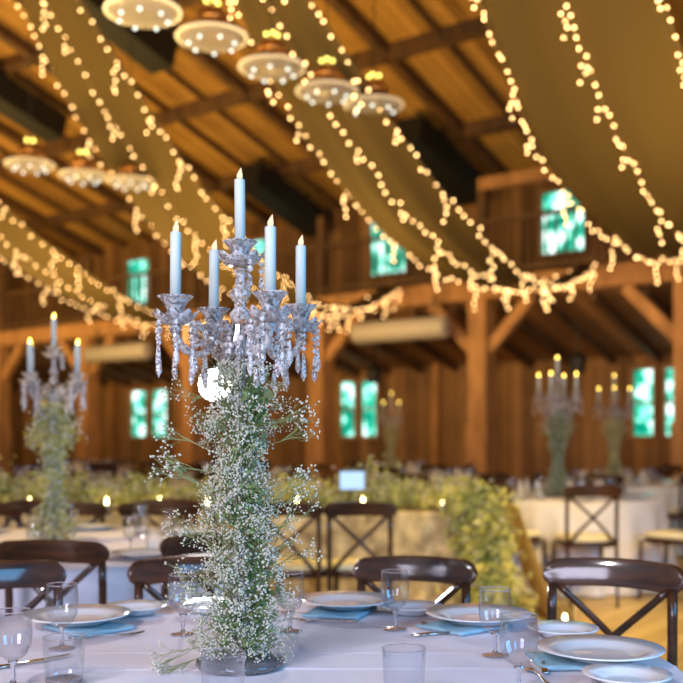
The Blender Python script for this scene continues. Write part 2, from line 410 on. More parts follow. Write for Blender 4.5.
for (px, s_w, lab) in ((400, 1.9, 'pale horizontal metal duct under the gallery right of the near candelabra'), (118, 2.0, 'pale horizontal metal duct under the gallery above the small left windows')):
    s = s_at(px, TG-.5); mb = MB()
    o = empty('air_duct', W(s, TG-.5, 3.13), RZ)
    b = MB().lathe([(0, -s_w/2), (.17, -s_w/2), (.19, -s_w/2+.03), (.19, s_w/2-.03), (.17, s_w/2), (0, s_w/2)], 20, mtx=Matrix.Rotation(PI/2, 4, 'Y')).build('pipe', M['duct'], o, True)
    for q in (-.7, .7): MB().box((q, 0, .35), (.03, .03, .4)).build('hanger', M['black'], o)
    tag(o, lab, 'duct', 'pale ducts under the gallery')
# dark lanterns under the gallery
for px, t, lab in ((374, 16, 'dark hanging lantern under the gallery between the pale duct and the far tables'), (578, 15.6, 'dark hanging lantern under the gallery beside the bright lower right window')):
    s = s_at(px, t); o = empty('hanging_lantern', W(s, t, 2.35), RZ)
    MB().lathe([(0, 0), (.12, 0), (.16, .25), (.05, .36), (0, .37)], 8).build('lamp_body', M['black'], o)
    MB().box((0, 0, .63), (.02, .02, .55)).build('chain', M['black'], o)
    tag(o, lab, 'lantern', 'dark lanterns under the gallery')

# ------------------------------------------------------------------ drapes and string lights
def interp(tab, x):
    if x <= tab[0][0]: return tab[0][1]
    for (a, u), (b, v) in zip(tab, tab[1:]):
        if x <= b: return u+(v-u)*(x-a)/(b-a)
    return tab[-1][1]
bulb_me = None
def make_bulb(parent, p, r):
    global bulb_me
    if bulb_me is None:
        o = MB().ico((0, 0, 0), 1, 1).build('bulb', M['bulb'], parent, True); bulb_me = o.data
    else:
        o = bpy.data.objects.new('bulb', bulb_me); C.objects.link(o); o.parent = parent
    o.location = p; o.scale = (r, r, r*1.1)
def string(path, label, group, step=.105, drops=.85, phase=0.0):
    """path: list of Vectors; bulbs every step, drops hang down every few"""
    base = path[0].copy(); root = empty('string_lights', base)
    tag(root, label, 'string lights', group)
    L_ = [0]
    for a, b in zip(path, path[1:]): L_.append(L_[-1]+(b-a).length)
    def at(d):
        for i in range(len(path)-1):
            if d <= L_[i+1]: return path[i].lerp(path[i+1], (d-L_[i])/(L_[i+1]-L_[i]))
        return path[-1]
    wire = MB().tube([p-base for p in path], .004, 5); pts = []
    d = 0
    while d < L_[-1]:
        p = at(d)+Vector((random.gauss(0, .016), random.gauss(0, .016), random.gauss(-.01, .022))); pts.append(p); d += step*random.uniform(.75, 1.25)
    d = phase+.2
    ends = list()
    while d < L_[-1]:
        p = at(d); n_ = random.choice((2, 3, 4, 5)); ends.append((p, n_)); d += drops*random.uniform(.55, 1.45)
    ends.append((path[-1], 4))
    for p, n_ in ends:
        wire.tube([p-base, p-base-Vector((0, 0, .075*n_+.03))], .003, 4)
        for q in range(n_):
            pts.append(p+Vector((random.gauss(0, .02), random.gauss(0, .02), -.075*(q+1)+random.gauss(0, .008))))
    wire.build('wire', M['wire'], root)
    vis = [p for p in pts if p.y > 1 and -20 < 341.5+1000*p.x/p.y < 703 and HOR-1000*(p.z-CAMZ)/p.y > -20]
    vis.sort(key=lambda p: p.length); rest = MB()
    for p in vis[:100]: make_bulb(root, p-base, .0118)
    for p in vis[100:]: rest.ico(p-base, .0118)
    for p in pts:
        if p not in vis: rest.ico(p-base, .0118)
    if rest.v: tag(rest.build('distant_bulbs', M['bulb'], root, True), kind='stuff')
    return root
# per drape: s position table, sag (t0, z0, a), half width table, t range, labels
def wid(t, k=1.0): return k*interp([(3, .12), (6.4, .27), (8, .52), (10, .62), (12, .50), (14.2, .22), (14.7, .12)], t)
drapes = [
 ('second from the left', -10.2, 12.4, 3.32, .128, 4.6, 14.7, 1.15),
 ('middle, ending at the gallery window', -6.5, 12.2, 3.36, .088, 4.0, 14.7, 1.0),
 ('rightmost and nearest', -4.0, 12.5, 3.55, .112, 4.0, 14.7, 1.5),
 ('lowest on the left', -13.9, 12.8, 3.40, .085, 4.3, 14.7, 1.1),
 ('upper left behind the near candelabra', -17.6, 12.8, 3.5, .085, 4.3, 14.7, 1.1),
]
for di, (nm, s0, tv, zv, a, ta, tb, kw) in enumerate(drapes[:4]):
    nT, nS = 60, 14
    def P(t, u):   # u in -1..1 across
        hw = wid(t, kw)
        z = zv+a*(t-tv)**2*(1.0 if t < tv else 1.0)
        if t > tv: z = zv+(3.95-zv)*((t-tv)/(tb-tv))**2
        z = min(z, roof_z(t)-.35)
        return s0+u*hw, t, z
    mb = MB(); vs = []
    for i in range(nT+1):
        t = ta+(tb-ta)*i/nT
        for j in range(nS+1):
            u = -1+2*j/nS; s, tt, z = P(t, u)
            z += .035*math.sin(u*9+di+math.sin(t*.7)*1.2)+.05*(abs(u)**2)
            vs.append(W(s, tt, z))
    fs = [(i*(nS+1)+j, i*(nS+1)+j+1, (i+1)*(nS+1)+j+1, (i+1)*(nS+1)+j) for i in range(nT) for j in range(nS)]
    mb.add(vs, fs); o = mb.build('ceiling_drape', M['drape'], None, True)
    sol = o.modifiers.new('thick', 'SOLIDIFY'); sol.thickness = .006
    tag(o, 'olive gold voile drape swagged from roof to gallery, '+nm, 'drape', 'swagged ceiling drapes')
    for si, u in enumerate((-1.0, .0, 1.0)):
        path = []
        for i in range(81):
            t = ta+(tb-ta)*i/80; s, tt, z = P(t, u)
            path.append(W(s, tt, z-.05+.02*math.sin(t*5+si)+.05*abs(u)))
        string(path, 'warm icicle string lights along the %s of the %s drape' % (('left edge', 'middle', 'right edge')[si],
               ('second from left', 'middle', 'rightmost', 'lowest left')[di]), 'icicle string lights on the drapes', phase=si*.3+di*.17,
               step=(.155, .145, .12, .17)[di])

# ------------------------------------------------------------------ glass pendants
def make_pendant():
    r = empty('glass_pendant')
    MB().lathe([(0, -.055), (.12, -.05), (.22, -.028), (.29, 0), (.30, .012), (.285, .012), (.21, -.014), (.12, -.036), (0, -.042)], 40).build('glass_bowl', M['bowl'], r, True)
    rim = MB()
    for q in range(48):
        a = 2*PI*q/48; rim.ico((.298*math.cos(a), .298*math.sin(a), .005), .018)
    tag(rim.build('crystal_rim', M['porcelain'], r, True), kind='stuff')
    cr = MB()
    for rr, nn in ((.09, 10), (.17, 18), (.235, 26)):
        for q in range(nn):
            a = 2*PI*q/nn; cr.ico((rr*math.cos(a), rr*math.sin(a), -.055+.12*rr*rr*8*.5), .016)
    tag(cr.build('crystal_beads', M['bowl'], r), kind='stuff')
    for q in range(7):
        a = 2*PI*q/7+.3; MB().ico((.2*math.cos(a), .2*math.sin(a), -.06), .013, 1).build('small_lamp', M['pbulb'], r, True)
    for q in range(3):
        a = 2*PI*q/3
        MB().tube(bez((.26*math.cos(a), .26*math.sin(a), .01), (.24*math.cos(a), .24*math.sin(a), .12), (.1*math.cos(a), .1*math.sin(a), .14), (.02*math.cos(a), .02*math.sin(a), .22), 10), .008, 6).build('arm', M['brass'], r, True)
    MB().lathe([(0, .30), (.03, .29), (.10, .24), (.15, .17), (.16, .13), (.15, .13), (.09, .2), (0, .22)], 24).build('canopy_dome', M['brass'], r, True)
    for q in range(4):
        a = PI/4+2*PI*q/4; MB().ico((.055*math.cos(a), .055*math.sin(a), .31), .018, 1).build('bulb', M['bulb2'], r, True)
    MB().tube([(0, 0, .28), (0, 0, 1.0)], .006, 6).build('cord', M['black'], r)
    return r
M['bowl'] = crystalmat('pendant_bowl', .30)
M['pbulb'] = emis('pendant_small_lamp', (.85, .95, .85), 3.5)
pend = make_pendant()
pd = [((143, 12), 8.05), ((212, 38), 8.6), ((272, 68), 9.27), ((327, 92), 9.9), ((374, 106), 10.33), ((30, 165), 12.6), ((83, 176), 13.0), ((131, 182), 13.4)]
plab = [x.replace(' of the five big ones', ' of five big ones') for x in ['nearest and highest of the five big ones', 'second of the five big ones', 'third of the five big ones, in front of the middle drape', 'fourth of the five big ones', 'fifth and lowest of the five big ones, right of the drape',
        'left end of the three small ones', 'middle of the three small ones', 'right end of the three small ones']]
for i, ((px, py), Y) in enumerate(pd):
    o = pend if i == 0 else copy_tree(pend)
    z = CAMZ+(HOR-py)/1000*Y
    o.location = ((px-341.5)/1000*Y, Y, z); o.rotation_euler.z = i*1.3
    tag(o, 'round glass disc pendant lamp, '+plab[i], 'pendant lamp', 'round glass disc pendants')
    t = o.location.x*SA+o.location.y*CA
    cord = [c for c in o.children if c.name.startswith('cord')][0]
    top = roof_z(t)-.02-z; cord.scale = (1, 1, (top-.28)/.72); cord.location = (0, 0, .28-.28*cord.scale.z)

# ------------------------------------------------------------------ chairs
def make_chair():
    r = empty('cross_back_chair'); m = M['chair']
    # back rail: curved board with round ends, bulging away from the seat
    n, hw, R = 26, .218, .80; vs = []; fs = []
    prof = [(-.009, -.5), (.009, -.5), (.012, 0), (.009, .5), (-.009, .5), (-.0115, .42), (-.0130, 0), (-.0115, -.42)]
    for i in range(n+1):
        x = hw*math.sin(PI/2*(-1+2*i/n))**1 if True else 0; e = min(1, abs(x)/hw); h = .086*math.sqrt(max(.02, 1-max(0, (e-.80)/.20)**2))
        y = math.sqrt(R*R-x*x)-R
        ang = math.asin(max(-1, min(1, x/R)))
        zc = .838+.012*math.cos(x/hw*PI/2)
        for (dy, k) in prof: vs.append((x+math.sin(ang)*dy, .262+y+math.cos(ang)*dy+k*h*.20, zc+k*h))
    p = len(prof)
    for i in range(n):
        for j in range(p): fs.append((i*p+j, i*p+(j+1) % p, (i+1)*p+(j+1) % p, (i+1)*p+j))
    fs += [tuple(range(p)), tuple(reversed(range(n*p, n*p+p)))]
    o = smooth_by_angle(MB().add(vs, fs).build('top_rail', m, r), 60)
    for sx in (-1, 1):
        MB().tube(bez((sx*.17, .27, 0), (sx*.18, .22, .25), (sx*.185, .19, .45), (sx*.183, .215, .815), 12), [.013]*5+[.0155]*8, 10).build('back_leg', m, r, True)
        MB().tube([(sx*.19, -.2, 0), (sx*.185, -.185, .44)], [.012, .017], 10).build('front_leg', m, r, True)
        MB().tube([(sx*.185, -.19, .2), (sx*.178, .21, .2)], .009, 8).build('stretcher', m, r, True)
    MB().tube([(-.18, -.19, .24), (.18, -.19, .24)], .009, 8).build('stretcher', m, r, True)
    for sx in (-1, 1):
        MB().tube(bez((sx*.165, .222, .805), (sx*.06, .25, .70), (-sx*.05, .25, .62), (-sx*.165, .20, .465), 14), .0125, 8, sq=.75).build('cross_bar', m, r, True)
    def sq(k, z): return lambda rr, zz, a: (rr*k/(abs(math.cos(a))**4+abs(math.sin(a))**4)**.25, zz)
    MB().lathe([(0, .425), (.185, .425), (.205, .435), (.205, .455), (.195, .462), (0, .462)], 36, wave=sq(1, 0)).build('seat', m, r, True)
    MB().lathe([(0, .463), (.17, .463), (.198, .475), (.2, .49), (.185, .505), (0, .512)], 36, wave=sq(1, 0)).build('cushion', M['cushion'], r, True)
    return r
chair0 = make_chair(); used = [False]
def chair(x, y, rz, label, group, sc=1.0):
    o = chair0 if not used[0] else copy_tree(chair0); used[0] = True
    o.location = (x, y, 0); o.rotation_euler = (0, 0, rz); o.scale = (sc,)*3
    tag(o, label, 'chair', group); return o
TC = Vector((-.23, 2.27, 0))
def around(c, ang, rad): a = math.radians(ang); return c[0]+rad*math.sin(a), c[1]+rad*math.cos(a), -a
def chair_rail(px, D, ang, label, group, sc=1.0):
    """chair whose back rail stands at distance D in column px; ang = way its back faces, 0 = away"""
    a = math.radians(ang); x, y = (px-341.5)/1000*D, D
    return chair(x-.262*sc*math.sin(a), y-.262*sc*math.cos(a), -a, label, group, sc)
def chair_at(c, ang, rad, label, group, sc=1.0, tw=0):
    x, y, rz = around(c, ang, rad-.262); return chair(x, y, rz+math.radians(tw), label, group, sc)
g1 = 'chairs pushed up to the near table'
chair_rail(614, 3.13, 27, 'dark brown cross-back chair right of the near table with a bright glossy back rail', g1)
chair_rail(415, 3.42, 12, 'near-black cross-back chair behind the middle dinner plate of the near table', g1, .97)
chair_rail(191, 3.42, -14, 'blue-sheened cross-back chair left of the flower column, behind the near table', g1, .97)
chair_rail(-4, 3.12, -38, 'blue-sheened cross-back chair at the left edge of the picture, nearest of its side', g1, .99)

# ------------------------------------------------------------------ tables
def round_cloth(c, R, label, group, mt=None, folds=22, crease=None):
    mb = MB(); n = 132
    prof = [(0, .75), (R*.3, .75), (R*.6, .75), (R*.9, .75), (R-.015, .75), (R, .745), (R+.012, .725), (R+.02, .6), (R+.04, .4), (R+.06, .2), (R+.08, .012)]
    ph = random.random()*6
    def wv(r, z, a):
        k = max(0, (.74-z)/.74); return r+k*.055*math.sin(a*folds+ph+1.5*math.sin(a*3)), z
    mb.lathe(prof, n, wave=wv); o = mb.build('tablecloth', mt or M['white'], None, True, loc=(c[0], c[1], 0))
    tag(o, label, 'tablecloth', group); return o
GT = 'floor-length cloths on round tables'
# near table: fine top with creases
def near_cloth():
    R = 1.0; mb = MB(); rings = [i*R/90 for i in range(1, 91)]; n = 260
    def wv(r, z, a):
        x, y = r*math.cos(a), r*math.sin(a)
        if z > .74:
            z = .75+.0035*math.exp(-((y-.15-.004*x)/.006)**2)-.002*math.exp(-((y-.142)/.004)**2)+.003*math.exp(-((y+.02-.02*x)/.007)**2)+.0025*math.exp(-((x-.02-.01*y)/.008)**2)
            z += .0014*noise.noise(Vector((x*7, y*9, 0)))
            return r, z
        k = (.74-z)/.74; return r+k*.06*math.sin(a*24+1.5*math.sin(a*3)), z
    prof = [(0, .75)]+[(r, .75) for r in rings[:-1]]+[(R, .739), (R+.012, .70), (R+.02, .6), (R+.04, .4), (R+.06, .2), (R+.08, .012)]
    mb.lathe(prof, n, wave=wv); o = mb.build('tablecloth', M['white'], None, True, loc=(TC.x, TC.y, 0))
    tag(o, 'white creased cloth on the near round table in the foreground', 'tablecloth', GT)
near_cloth()
TL = Vector((-1.41, 4.9, 0)); TR = Vector((1.95, 8.9, 0)); T3 = Vector((3.15, 11.6, 0)); T4 = Vector((.80, 15.3, 0))
round_cloth(TL, .98, 'pale cloth on the left round table under the second candelabra', GT)
round_cloth(TR, .88, 'white cloth on the right round table behind the cross-back chairs', GT)
round_cloth(T3, .88, 'pale cloth on the far right table with the smaller right candelabra', GT, M['cream'])
far = [(T4, 'far middle table'), (Vector((1.15, 11.9, 0)), 'far table behind the garland end'), (Vector((-1.05, 12.2, 0)), 'far table behind the flower column'),
       (Vector((-3.6, 12.4, 0)), 'far table behind the left candelabra'), (Vector((-4.3, 16.9, 0)), 'farthest left table'), (Vector((5.1, 12.9, 0)), 'far table at the right edge'), (Vector((-1.75, 15.4, 0)), 'far table in the middle of the hall')]
for c, nm in far: round_cloth(c, .85, 'cream cloth on the '+nm, GT, M['cream'], 18)

gl = 'chairs around the left table'
chair_rail(50, 3.72, 186, 'brown cross-back chair seen from behind at the left table, wide rail over the left edge', gl)
chair_rail(212, 4.05, 143, 'brown cross-back chair at the left table, half behind the flower column', gl)
chair_at(TL, -20, 1.35, 'dark cross-back chair on the far side of the left table, left of its candelabra', gl)
chair_at(TL, 15, 1.35, 'dark cross-back chair on the far side of the left table, right of its candelabra', gl)
gr = 'chairs around the right table'
chair(1.88, 7.75, PI+.03, 'dark cross-back chair with cream seat, squarely facing, in front of the right table', gr, 1.03)
chair(1.36, 8.05, PI-.9, 'dark cross-back chair turned sideways at the left of the right table', gr, 1.03)
chair(2.63, 7.85, PI+.75, 'dark cross-back chair with cream seat cut by the right picture edge', gr, 1.05)
chair_at(TR, 30, 1.2, 'dark chair behind the right table, right of its candelabra', gr)
chair_at(TR, -25, 1.2, 'dark chair behind the right table, left of its candelabra', gr)
chair_at(T3, 200, 1.2, 'dark chair in front of the far right table, left one', gr)
chair_at(T3, 150, 1.2, 'dark chair in front of the far right table, right one', gr)
for c, nm in far:
    for a in (200, 155, 110, 250, 20, -25):
        chair_at(c, a, 1.2, 'dark chair, %s seat of the %s' % ({200: 'front left', 155: 'front right', 110: 'right', 250: 'left', 20: 'back right', -25: 'back left'}[a], nm), 'chairs at the '+nm)

# head table with garland
HX0, HX1, HY0, HY1 = -4.6, .98, 6.95, 7.75
def head_table():
    # skirted rectangular cloth
    per = []
    def line(a, b, n):
        for i in range(n): per.append((a[0]+(b[0]-a[0])*i/n, a[1]+(b[1]-a[1])*i/n))
    line((HX0, HY0), (HX1, HY0), 160); line((HX1, HY0), (HX1, HY1), 24); line((HX1, HY1), (HX0, HY1), 60); line((HX0, HY1), (HX0, HY0), 24)
    cx, cy = (HX0+HX1)/2, (HY0+HY1)/2; n = len(per); vs = []; lv = [.755, .74, .6, .4, .2, .01]
    for k, z in enumerate(lv):
        for i, (x, y) in enumerate(per):
            o = (0 if z > .75 else .01)+(0.755-z)*.07*(1+math.sin(i*.9+math.sin(i*.13)*2))
            dx = (x-cx)/abs(HX1-cx); dy = (y-cy)/abs(HY1-cy)
            vx = o*(1 if dx > .999 else -1 if dx < -.999 else 0); vy = o*(1 if dy > .999 else -1 if dy < -.999 else 0)
            vs.append((x+vx, y+vy, z))
    fs = [(k*n+i, k*n+(i+1) % n, (k+1)*n+(i+1) % n, (k+1)*n+i) for k in range(len(lv)-1) for i in range(n)]
    vs.append((cx, cy, .755)); fs += [(n*len(lv), (i+1) % n, i) for i in range(n)]
    o = MB().add([(a-cx, b-cy, c) for a, b, c in vs], fs).build('tablecloth', M['lace'], None, True, loc=(cx, cy, 0))
    tag(o, 'patterned cream cloth on the long head table under the garland', 'tablecloth')
head_table()
# sheer overlay falling off the right end
vs = []; nu, nv = 30, 24
for i in range(nu+1):
    for j in range(nv+1):
        u, v = i/nu, j/nv
        x = HX1+.24+.04*v+.26*v**1.3; y = HY0-.12+u*.75; z = .80-.79*v
        vs.append((x+.03*math.sin(u*22+v*2)*v, y, max(.012, z)))
o = MB().add(vs, [(i*(nv+1)+j, i*(nv+1)+j+1, (i+1)*(nv+1)+j+1, (i+1)*(nv+1)+j) for i in range(nu) for j in range(nv)]).build('sheer_drape', M['sheer'], None, True)
o.modifiers.new('thick', 'SOLIDIFY').thickness = .004
tag(o, 'golden sheer fabric sloping to the floor off the right end of the head table', 'fabric')
def leaf(mb, p, d, l, wdt):
    d = d.normalized(); sdir = d.cross(Vector((random.gauss(0, 1), random.gauss(0, 1), random.gauss(0, 1)))).normalized()
    mb.add([p, p+d*l*.5+sdir*wdt, p+d*l, p+d*l*.5-sdir*wdt], [(0, 1, 2, 3)])
def rv(): return Vector((random.gauss(0, 1), random.gauss(0, 1), random.gauss(0, 1))).normalized()
mb = MB(); fl_ = MB()
gar = empty('floral_garland', (-1.8, 7.25, .76))
for i in range(15000):
    x = random.uniform(HX0+.1, HX1); a = random.gauss(0, .085); hz = abs(random.gauss(0, .082))*(1+.9*noise.noise(Vector((x*2.2, 0, 3))))+.01
    y = 7.2+a; p = Vector((x, y, .765+hz))
    leaf(mb, p-gar.location, rv()+Vector((0, 0, .5)), random.uniform(.03, .07), .009)
    if i % 7 == 0: fl_.ico(p+rv()*.03+Vector((0, 0, .04))-gar.location, .011)
tag(mb.build('foliage', M['garland'], gar), kind='stuff'); tag(fl_.build('blossoms', M['blossom'], gar, True), kind='stuff')
mb = MB(); fl_ = MB()
for i in range(11000):
    v = random.random(); p = Vector((.88+.16*v**.7+random.gauss(0, .085), 6.86+.08*math.sin(v*5)-.14*v+random.gauss(0, .07), .92-.92*v**.95+random.gauss(0, .035)))
    p.z = max(.03, p.z)
    leaf(mb, p-gar.location, rv()+Vector((.2, -.3, -.5)), random.uniform(.03, .08), .009)
    if i % 9 == 0: fl_.ico(p+rv()*.03-gar.location, .011)
o = tag(mb.build('cascade_foliage', M['garland'], gar), 'green cascade falling to the floor at the right end', kind='stuff'); tag(fl_.build('cascade_blossoms', M['blossom'], gar, True), kind='stuff')
tag(gar, 'yellow-green foliage garland running along the long head table and spilling off its right end', 'garland')
g = 'chairs in front of the head table'
chair(.11, 6.2, PI, 'dark cross-back chair before the head table, right one with its X in full view', g, 1.0)
chair(-.26, 6.18, PI-.25, 'dark cross-back chair before the head table, next to the flower column', g, 1.0)
for i, x in enumerate((-1.12, -1.62, -2.12)): chair(x, 6.22, PI, 'brown chair before the head table, '+('left of the flower column', 'between the flower column and left candelabra', 'behind the left candelabra')[i], g, 1.0)

# votives
def make_votive():
    r = empty('votive_candle')
    MB().lathe([(0, .002), (.035, .0), (.042, .09), (.040, .09), (.033, .008), (0, .008)], 20).build('glass_cup', M['thin'], r, True)
    MB().lathe([(0, .010), (.030, .01), (.032, .045), (0, .045)], 16).build('wax', M['candle'], r, True)
    MB().lathe([(0, .048), (.010, .06), (.008, .075), (0, .1)], 8).build('flame', M['votive'], r, True)
    return r
vt = make_votive(); first = True
vs_ = [((117-10, 492), 6.95, .77), ((30, 491), 6.95, .77), ((297, 492), 6.95, .77), ((363, 489), 6.98, .77), ((443, 494), 6.98, .77), ((160, 490), 6.98, .77), ((208, 490), 6.95, .77)]
names = ['below the left candelabra flowers, right side', 'at the left end of the garland', 'just right of the flower column', 'below the glowing screen', 'near the right end of the table', 'left of the flower column', 'behind the flower column']
pos = [((p[0]-341.5)/1000*Y, Y-.01, .76, 'lit votive candle in the garland, '+n, 'lit votives in the garland') for (p, Y, z), n in zip(vs_, names)]
pos += [(.93, 5.6, 0, 'lit votive on the floor by the head table, leftmost', 'lit votives on the floor'), (1.02, 5.9, 0, 'lit votive on the floor by the head table, second from left', 'lit votives on the floor'), (1.12, 5.75, 0, 'lit votive on the floor by the head table, third from left', 'lit votives on the floor'),
        (1.22, 6.1, 0, 'lit votive on the floor by the head table, near the golden fabric', 'lit votives on the floor'), (.82, 6.0, 0, 'lit votive on the floor under the green cascade', 'lit votives on the floor'), (.69, 5.75, 0, 'lit votive on the floor between the two near chairs', 'lit votives on the floor')]
for x, y, z, lab, grp in pos:
    o = vt if first else copy_tree(vt); first = False
    if z == 0: o.scale = (1.4,)*3
    o.location = (x, y, z); tag(o, lab, 'candle', grp)
# tall clear lantern cylinders with candles beside the head table
def make_pillar():
    r = empty('candle_cylinder')
    MB().lathe([(0, .0), (.055, 0), (.055, .34), (.052, .34), (.052, .006), (0, .006)], 24).build('glass_cylinder', M['thin'], r, True)
    MB().lathe([(0, .008), (.03, .008), (.03, .24), (0, .245)], 16).build('pillar_candle', M['candle'], r, True)
    MB().lathe([(0, .245), (.010, .26), (.008, .275), (0, .30)], 8).build('flame', M['votive'], r, True)
    return r
pc = make_pillar(); pc.location = (.93, 5.35, 0); tag(pc, 'tall glass cylinder with a lit candle on the floor, left one', 'candle', 'glass candle cylinders')
p2 = copy_tree(pc); p2.location = (1.24, 5.55, 0); tag(p2, 'tall glass cylinder with a lit candle on the floor, right one', 'candle', 'glass candle cylinders')

# ------------------------------------------------------------------ candelabra
def loft_prism(mb, c, l, r, n=6):
    x, y, z = c; vs = [(x, y, z)]
    for rr, zz in ((.45*r, -.06*l), (.62*r, -.25*l), (r, -.78*l)):
        for j in range(n): vs.append((x+rr*math.cos(2*PI*j/n), y+rr*math.sin(2*PI*j/n), z+zz))
    vs.append((x, y, z-l)); fs = []
    for j in range(n):
        k = (j+1) % n; fs.append((0, 1+j, 1+k))
        for q in range(2): fs.append((1+q*n+j, 1+(q+1)*n+j, 1+(q+1)*n+k, 1+q*n+k))
        fs.append((1+2*n+j, 1+3*n, 1+2*n+k))
    mb.add(vs, fs)
def bead(mb, c, r):
    n = 8; x, y, z = c; vs = [(x, y, z+r)]
    for rr, zz in ((.72*r, .6*r), (r, 0), (.72*r, -.6*r)):
        for j in range(n): vs.append((x+rr*math.cos(2*PI*j/n), y+rr*.75*math.sin(2*PI*j/n), z+zz))
    vs.append((x, y, z-r)); fs = []
    for j in range(n):
        k = (j+1) % n; fs += [(0, 1+j, 1+k), (1+j, 1+n+j, 1+n+k, 1+k), (1+n+j, 1+2*n+j, 1+2*n+k, 1+n+k), (1+2*n+j, 1+3*n, 1+2*n+k)]
    mb.add(vs, fs)
R_ARM = .155
def make_candelabra(detail=True, crystal=None):
    r = empty('candelabra'); cm = M['cut']; dm = M['crystal']
    MB().lathe([(0, .0), (.095, .0), (.102, .008), (.098, .018), (.06, .028), (.03, .034), (0, .036)], 40).build('base', M['clear'], r, True)
    st = MB().lathe([(0, .036), (.022, .04), (.014, .06), (.03, .09), (.014, .12), (.012, .2), (.028, .24), (.012, .28), (.011, .36), (.03, .41), (.011, .46), (.012, .56), (.028, .6), (.012, .64), (.014, .70), (0, .70)], 20)
    st.build('stem', cm, r, True)
    MB().lathe([(0, .70), (.022, .705), (.026, .735), (.02, .76), (.016, .775), (0, .775)], 12).build('hub', M['chrome'], r)
    MB().lathe([(0, .775), (.018, .78), (.024, .80), (.012, .815), (.016, .83), (.026, .845), (.012, .862), (.010, .885), (.016, .90), (0, .905)], 16).build('upper_stem', cm, r, True)
    def cup(x, y, z, nm='candle_cup'):
        o = MB().lathe([(0, z-.052), (.012, z-.052), (.017, z-.045), (.019, z-.03), (.025, z-.015), (.036, z-.003), (.040, z), (.0385, z+.001), (.031, z-.004), (.020, z-.018), (.0145, z-.028), (0, z-.028)], 32, c=(x, y, 0)).build(nm, cm, r, True)
    def dish(x, y, z, R):
        def wv(rr, zz, a):
            k = max(0, (rr/R)-.45); return rr*(1+.16*k*math.cos(a*8)), zz+.010*k*math.cos(a*8)*1.2
        MB().lathe([(0, -.006), (.02, -.008), (.5*R, -.006), (.8*R, .002), (R, .016), (.97*R, .018), (.75*R, .008), (.5*R, .001), (0, .0)], 64, c=(x, y, z), wave=wv).build('drip_pan', cm, r, True)
    def chain(x, y, z, nb, pl):
        mb = MB(); zz = z
        for q in range(nb):
            br = (.0065, .008, .0065)[q % 3]; zz -= br*1.05; bead(mb, (x, y, zz), br); zz -= br*1.05
        loft_prism(mb, (x, y, zz-.002), pl, .0070, 6); return mb.build('crystal_drop', dm, r)
    cup(0, 0, .963); dish(0, 0, .915, .052)
    for a in (0, 1.3, -1.0):
        chain(.048*math.cos(a), .048*math.sin(a), .918, 2, .032)
    rot = math.radians(210)
    for k in range(4):
        a = rot+k*PI/2; dx, dy = math.cos(a), math.sin(a); X, Y = R_ARM*dx, R_ARM*dy
        prof = bez((.016, 0, .752), (.075, 0, .80), (.055, 0, .70), (.10, 0, .703), 10)[:-1]+bez((.10, 0, .703), (.14, 0, .705), (.153, 0, .73), (.155, 0, .765), 10)
        MB().tube([(p.x*dx, p.x*dy, p.z) for p in prof], .0085, 8).build('arm', cm, r, True)
        MB().tube([(p.x*dx-dy*.011, p.x*dy+dx*.011, p.z+.012+.01*math.sin(i_)) for i_, p in enumerate(prof[2:15])], .004, 6).build('arm_scroll', cm, r, True)
        cup(X, Y, .828); dish(X, Y, .774, .048)
        MB().lathe([(0, .745), (.010, .748), (.014, .758), (.010, .768), (0, .77)], 12, c=(X, Y, 0)).build('arm_finial', cm, r, True)
        nn = 6 if detail else 4
        for q in range(nn):
            b = 2*PI*q/nn+a+.2; chain(X+.042*math.cos(b), Y+.042*math.sin(b), .775, 4 if q % 2 == 0 else 3, .068 if q % 2 == 0 else .058)
        for rr, l_ in ((.085, .05), (.118, .048)):
            chain(rr*dx, rr*dy, .69 if rr < .1 else .697, 1, l_)
    # draped bead swags between the arms
    for k in range(4):
        a0 = rot+k*PI/2; mb = MB()
        for q in range(1, 12):
            u = q/12; a = a0+u*PI/2; rr = .115-.035*math.sin(u*PI); bead(mb, (rr*math.cos(a), rr*math.sin(a), .775-.055*math.sin(u*PI)), .0065)
        tag(mb.build('bead_swag', dm, r), kind='stuff')
    for q in range(8):
        a = q*PI/4; mb = MB(); loft_prism(mb, (.032*math.cos(a), .032*math.sin(a), .755), .06, .009); mb.build('crystal_drop', dm, r)
    return r
def make_candle(h, flame):
    r = empty('taper_candle')
    MB().lathe([(0, 0), (.0122, 0), (.0122, h-.003), (.0112, h), (.005, h-.001), (0, h-.001)], 24).build('wax', M['candle'], r, True)
    vs = []; mb = MB()
    prof = [(0, 0, 0), (.0045, .001, 0), (.0068, .008, 0), (.0062, .014, .0002), (.004, .020, .0015), (.0018, .0255, .0032), (0, .029, .0045)]
    n = 10; idx = []
    for (rr, z, ox) in prof:
        if rr == 0: idx.append((len(vs),)); vs.append((ox, 0, z))
        else:
            idx.append(tuple(range(len(vs), len(vs)+n)))
            for j in range(n): vs.append((ox+rr*math.cos(2*PI*j/n), rr*math.sin(2*PI*j/n), z))
    fs = []
    for A, B in zip(idx, idx[1:]):
        for j in range(n):
            k = (j+1) % n
            if len(A) == 1: fs.append((A[0], B[k], B[j]))
            elif len(B) == 1: fs.append((A[j], A[k], B[0]))
            else: fs.append((A[j], A[k], B[k], B[j]))
    mb.add(vs, fs).build('flame', flame, r, True).location = (0, 0, h-.002)
    return r
POSN = ['front left', 'right rear', 'left rear', 'front right', 'centre']
